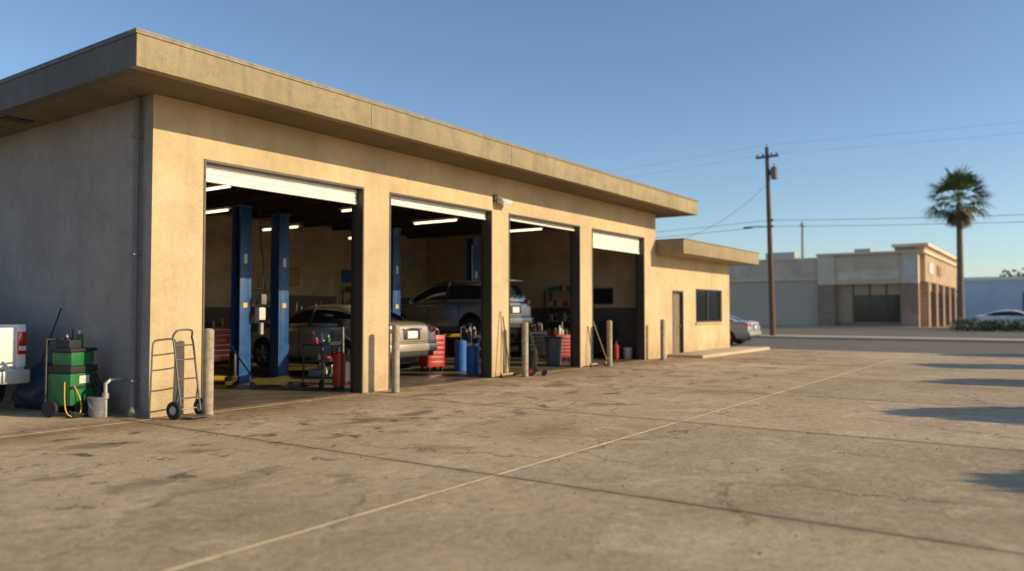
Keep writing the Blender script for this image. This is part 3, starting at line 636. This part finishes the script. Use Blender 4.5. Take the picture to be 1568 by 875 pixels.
for (x,z,w,h,m) in ((9.0,2.2,.6,.8,OFFW),(12.6,2.5,.9,.5,RED),(16.2,2.6,.7,.5,WOODL),(18.9,2.7,1.0,.4,BBLUE)):
    s=empty('wall_poster',(x,19.955,z)); bb('board',-w/2,w/2,-.012,.0,-h/2,h/2,m,s); bb('board_trim',-w/2-.02,w/2+.02,-.004,.006,-h/2-.02,h/2+.02,DARK,s)
for x in(8.2,12.4): 
    pp=empty('wall_pipe',(x,19.9,0)); tube('pipe',[(0,0,0),(0,0,4.3)],.03,GALV,pp)
pp=empty('air_hose_reel',(11.9,16.5,0)); cyl('reel',(0,0,3.7),.2,.15,RED,pp,'X'); tube('hose',[(0,-.2,3.6),(.02,-.22,2.6),(.12,-.2,2.3),(.16,-.2,2.9),(.05,-.2,3.5)],.012,BLK,pp,True)
def fl(x,y,z,ln=1.7):
    E=empty('fluorescent_fixture',(x,y,z))
    bb('housing',-.08,.08,-ln/2,ln/2,.03,.08,WHITE,E,.005)
    cyl('tube',(0,0,.005),.024,ln-.06,TUBE,E,'Y',seg=8)
    for y2 in(-ln/2+.1,ln/2-.1): tube('chain',[(0,y2,.08),(0,y2,4.25-z)],.004,DARK,E)
for (x,y,z) in ((15.6,13.4,3.85),(9.3,14.0,3.95),(11.0,16.5,3.85),(9.4,17.4,3.9),(13.7,17.3,3.75),(16.8,17.2,3.75),(19.5,13.3,3.95),(13.2,13.6,3.95)):
    fl(x,y,z,1.5)
# ---------------------------------------------------------------- street
WIRE=M('cable_black',(.04,.04,.045),.7)
def pole(name,x,y,h,detail=True):
    E=empty(name,(x,y,0)); bm=bmesh.new(); bm_cyl(bm,(0,0,h/2),.17,h,'Z',.11,14)
    fin('mast',bm,WOOD,E)
    box('crossarm',(0,0,h-.55),(2.2 if not detail else .12,.12 if not detail else 1.3,.12),WOOD,E,.01)
    for s in(-.55,-.25,.25,.55):
        c=(0,s,h-.42) if detail else (s*1.6,0,h-.42); cyl('insulator',c,.05,.14,PLAST,E)
    cyl('top_pin',(0,0,h+.08),.03,.2,PLAST,E)
    if detail:
        cyl('transformer',(.0,-.38,h-1.55),.2,.7,PLAST,E,bev=.04); box('transformer_bracket',(0,-.2,h-1.5),(.1,.2,.3),DARK,E); cyl('bushing',(.0,-.38,h-1.1),.04,.2,PLAST,E)
        tube('lamp_arm',[(0,.1,6.35),(0,.6,6.5),(0,1.1,6.45)],.03,GALV,E,True); box('lamp_head',(0,1.25,6.42),(.2,.5,.12),PLAST,E,.04)
        for z in(6.4,6.75): box('cable_clamp',(0,-.17,z),(.1,.1,.12),DARK,E)
    return E
up=pole('utility_pole',45.2,13.4,11.0); up.rotation_euler=(R(-1.2),0,0)
pole('utility_pole',45.2,-32,11.0); pole('utility_pole',45.2,58,11.0); pole('utility_pole',112,29,13.9,False)
def wire(a,b,sag,r=.012,name='overhead_wire'):
    pts=[]
    for i in range(25):
        t=i/24; p=Vector(a).lerp(Vector(b),t); p.z-=sag*4*t*(1-t); pts.append(tuple(p))
    tube(name,pts,r,WIRE,None,False,1)
for z in(11.15,10.6):
    wire((45.2,13.6,z),(45.2,-32,z),.5,.004); wire((45.2,13.6,z),(45.2,58,z),.7,.004)
for z in(6.75,6.4): wire((45.2,13.45,z),(45.2,-32,z),.7,.012); wire((45.2,13.45,z),(45.2,58,z),.5,.012)
wire((45.2,13.6,8.9),(27.5,15,4.0),1.1,.010,'service_drop_wire')
mh=empty('service_mast',(27.5,15,0)); tube('mast',[(0,0,3.7),(0,0,4.0),(.1,-.05,4.03)],.03,GALV,mh)
# strip mall
S=empty('strip_mall_building')
bb('main_block',77.4,105,10.4,50,0,6.2,FAR1,S)
bb('left_wall_panel',77.2,77.39,18.6,50,0,4.45,M('far_panel',(.58,.45,.34),.9),S); bb('left_parapet',77.1,77.39,18.6,50,4.7,6.45,FAR1,S); bb('cornice_line',76.98,77.39,18.6,50,4.45,4.69,FAR2,S)
bb('left_parapet_cap',77,105.2,18.6,50.2,6.451,6.6,FAR2,S)
for (y0,y1) in ((17.0,18.5),(10.0,11.3)): bb('brick_pier',76.6,77.39,y0,y1,0,4.0,BRK,S); bb('pier_stucco',76.65,77.39,y0,y1,4.001,6.7,FAR2,S)
bb('storefront_header',76.8,77.39,11.301,16.999,4.0,6.7,FAR1,S); bb('header_inset',76.74,76.799,11.6,16.7,4.4,5.2,FAR2,S)
bb('storefront_backing',77.38,77.395,11.301,16.999,.4,3.9,M('storefront_tan',(.42,.30,.18),.5),S); bb('storefront_glass',77.35,77.375,11.6,15.4,.5,3.0,GLASS,S)
for y in (12.7,14.1,15.5): bb('mullion',77.3,77.349,y-.05,y+.05,.1,4.0,FRAME,S)
bb('stall_riser',77.25,77.349,11.3,17,.13,.5,BRK,S)
bb('front_parapet_cap',76.5,105.2,9.5,18.599,6.701,6.9,FAR2,S)
bb('tower',78.6,105.3,9.7,10.39,4.2,7.4,FAR3,S); bb('tower_cap',78.4,105.6,9.4,12.4,7.401,7.65,FAR2,S); bb('tower_back',78.8,105,10.4,12.2,6.9,7.4,FAR3,S)
for x in(79.0,84.5,90,95.5,101): bb('side_brick_pier',x,x+1.3,9.5,10.39,0,4.19,BRK,S)
for x in(80.5,86,91.5,97): bb('side_glass',x,x+3.8,10.34,10.39,.4,3.9,GLASS,S); bb('side_header',x-.2,x+4,9.9,10.33,3.4,4.19,FAR3,S)
bb('sign_board',80.8,83.6,9.62,9.69,5.0,6.0,OFFW,S); bb('sign_board',87,90,9.62,9.69,5.0,6.0,M('sign_red',(.3,.12,.08),.6),S)
bb('front_sign',76.58,76.648,10.2,11.1,4.6,6.0,OFFW,S)
bb('rooftop_unit',82,84.2,22,25,6.6,7.6,GALV,S,.05); bb('rooftop_unit',83,85,15,16.5,6.9,7.7,GALV,S,.05)
W=empty('warehouse_building'); bb('block',130,160,-45,12,0,6.2,M('warehouse_metal',(.50,.58,.66),.7,0,.08,.3),W); bb('eave',129.8,130,-45,12,5.9,6.4,WHITE,W)
for k in range(6): bb('loading_door',129.93,129.99,-40+k*8,-36+k*8,0,4.2,PLAST,W)
# palm
LEAF=leafmat('palm_frond_green',(.05,.10,.025),(.14,.19,.06)); DEAD=leafmat('palm_dead_frond',(.18,.12,.07),(.28,.20,.12))
def palm(x,y,H):
    E=empty('fan_palm',(x,y,0)); bm=bmesh.new(); n=26; rg=[]
    for i in range(n+1):
        z=H*i/n; r=.27-.08*i/n+(.015 if i%2 else 0)+(.14*math.exp(-z*1.6)); ox=.25*math.sin(z/H*1.4)
        rg.append([bm.verts.new((ox+r*math.cos(k*math.pi/8),r*math.sin(k*math.pi/8),z)) for k in range(16)])
    for i in range(n):
        for k in range(16): bm.faces.new((rg[i][k],rg[i][(k+1)%16],rg[i+1][(k+1)%16],rg[i+1][k]))
    fin('trunk',bm,BARK,E)
    top=Vector((.25,0,H))
    def fans(name,count,e0,e1,L,F,mat,z0,droop):
        bm=bmesh.new()
        for i in range(count):
            u=(i+.5)/count; el=R(e0+(e1-e0)*u+random.uniform(-8,8)); az=i*2.39996+random.uniform(-.3,.3)
            D=Vector((math.cos(az)*math.cos(el),math.sin(az)*math.cos(el),math.sin(el))); Sd=Vector((-math.sin(az),math.cos(az),0)); Nn=D.cross(Sd); 
            if Nn.z<0: Nn=-Nn
            o=top+Vector((0,0,z0+random.uniform(-.3,.1))); l=L*random.uniform(.7,1.2); h=o+D*l-Vector((0,0,1))*l*.08
            a=[bm.verts.new(o+Sd*.03),bm.verts.new(o-Sd*.03),bm.verts.new(h-Sd*.02),bm.verts.new(h+Sd*.02)]; bm.faces.new(a)
            K=15; f=F*random.uniform(.85,1.15); tw=random.uniform(-.5,.5); S2=(Sd*math.cos(tw)+Nn*math.sin(tw))
            for k in range(K):
                t=-80+160*k/(K-1)+random.uniform(-4,4); t=R(t); d=(D*math.cos(t)+S2*math.sin(t)).normalized(); w=d.cross(Nn).normalized()
                ln=f*(.68+.32*math.cos(t))*random.uniform(.85,1.12)
                m=h+d*ln*.5+Nn*.05; e=h+d*ln-Vector((0,0,1))*ln*droop*random.uniform(.5,1.5)
                v=[bm.verts.new(h),bm.verts.new(m+w*.06),bm.verts.new(e),bm.verts.new(m-w*.06)]; bm.faces.new(v)
        fin(name,bm,mat,E,80)
    fans('green_fronds',58,-35,82,1.5,1.4,LEAF,.3,.2)
    fans('dead_skirt',34,-84,-48,.8,1.0,DEAD,-.1,.1)
palm(71,6.3,10.2)
def leafcloud(bm,c,r,n,size):
    for i in range(n):
        while True:
            p=Vector((random.uniform(-1,1),random.uniform(-1,1),random.uniform(-1,1)))
            if .25<p.length<1: break
        p=Vector((p.x*r[0],p.y*r[1],p.z*r[2]))+Vector(c)
        a=Vector((random.gauss(0,1),random.gauss(0,1),random.gauss(0,1))).normalized(); b=a.orthogonal().normalized(); s=size*random.uniform(.6,1.3)
        bm.faces.new([bm.verts.new(p+q) for q in(a*s,b*s*.5,-a*s,-b*s*.5)])
LG=leafmat('tree_foliage',(.04,.06,.02),(.09,.11,.04)); HG=leafmat('hedge_foliage',(.035,.065,.022),(.07,.11,.035))
def tree(name,x,y,H,r):
    E=empty(name,(x,y,0)); bm=bmesh.new(); bm_cyl(bm,(0,0,(H-r)/2),.09,H-r,'Z',.05,12); fin('trunk',bm,BARK,E)
    bm=bmesh.new(); C=Vector((0,0,H-r*.85))
    for k in range(9):
        a=k*2.4; q=C+Vector((math.cos(a)*r*.5,math.sin(a)*r*.5,random.uniform(-.35,.4)*r)); tube('limb',[(0,0,H-2*r+.1*k*r),tuple(q)],.025,BARK,E)
        leafcloud(bm,q,(r*.45,r*.45,r*.42),420,.11)
    leafcloud(bm,C,(r*.75,r*.75,r*.75),1500,.13); fin('crown',bm,LG,E,80)
for x,y,H,r in((11.60,-8.7,4.1,1.2),(16.50,-7.55,4.25,1.35),(22.3,-6.95,4.0,1.2),(27.8,-5.9,4.0,1.2),(34,-5.6,4.0,1.3)): tree('street_tree',x,y,H,r)
bm=bmesh.new()
for k in range(16): leafcloud(bm,(68+random.uniform(-.4,.4),6.0-k*.95,.45),(.95,.85,.55),420,.09)
fin('hedge',bm,HG,None,80)
bm=bmesh.new()
for k in range(70):
    y=-70+k*2.6; x=190+random.uniform(-10,10); h=random.uniform(2.5,5.5)
    leafcloud(bm,(x,y,h*.9),(3.5,3.2,h),260,.6)
fin('distant_trees',bm,LG,None,80)
# ---------------------------------------------------------------- light, camera
el=R(22); hd=Vector((-.36,.93)).normalized()
d=Vector((hd.x*math.cos(el),hd.y*math.cos(el),-math.sin(el)))
L=bpy.data.lights.new('sun','SUN'); L.energy=5.0; L.angle=R(.53); L.color=(1,.80,.50)
so=bpy.data.objects.new('sun',L); COL.objects.link(so); so.rotation_euler=d.to_track_quat('-Z','Y').to_euler(); so.location=(20,-30,30)
w=bpy.data.worlds.new('World'); sc.world=w; w.use_nodes=True
nt=w.node_tree; sky=nt.nodes.new('ShaderNodeTexSky'); sky.sky_type='NISHITA'; sky.sun_disc=False
sky.sun_elevation=el; sky.sun_rotation=math.atan2(-d.x,-d.y); sky.dust_density=.35; sky.air_density=1.0; sky.ozone_density=3.3
bg=nt.nodes['Background']; nt.links.new(sky.outputs[0],bg.inputs[0]); bg.inputs[1].default_value=.15
cam=bpy.data.cameras.new('camera'); co=bpy.data.objects.new('camera',cam); COL.objects.link(co)
co.location=(0,0,1.5); co.rotation_euler=(R(91.9),0,R(-55)); cam.sensor_width=36; cam.lens=27.39; cam.clip_end=3000; cam.clip_start=.05
cam.dof.use_dof=True; cam.dof.focus_distance=11.0; cam.dof.aperture_fstop=.62
sc.camera=co
sc.view_settings.view_transform='Standard'; sc.view_settings.look='None'; sc.view_settings.exposure=0
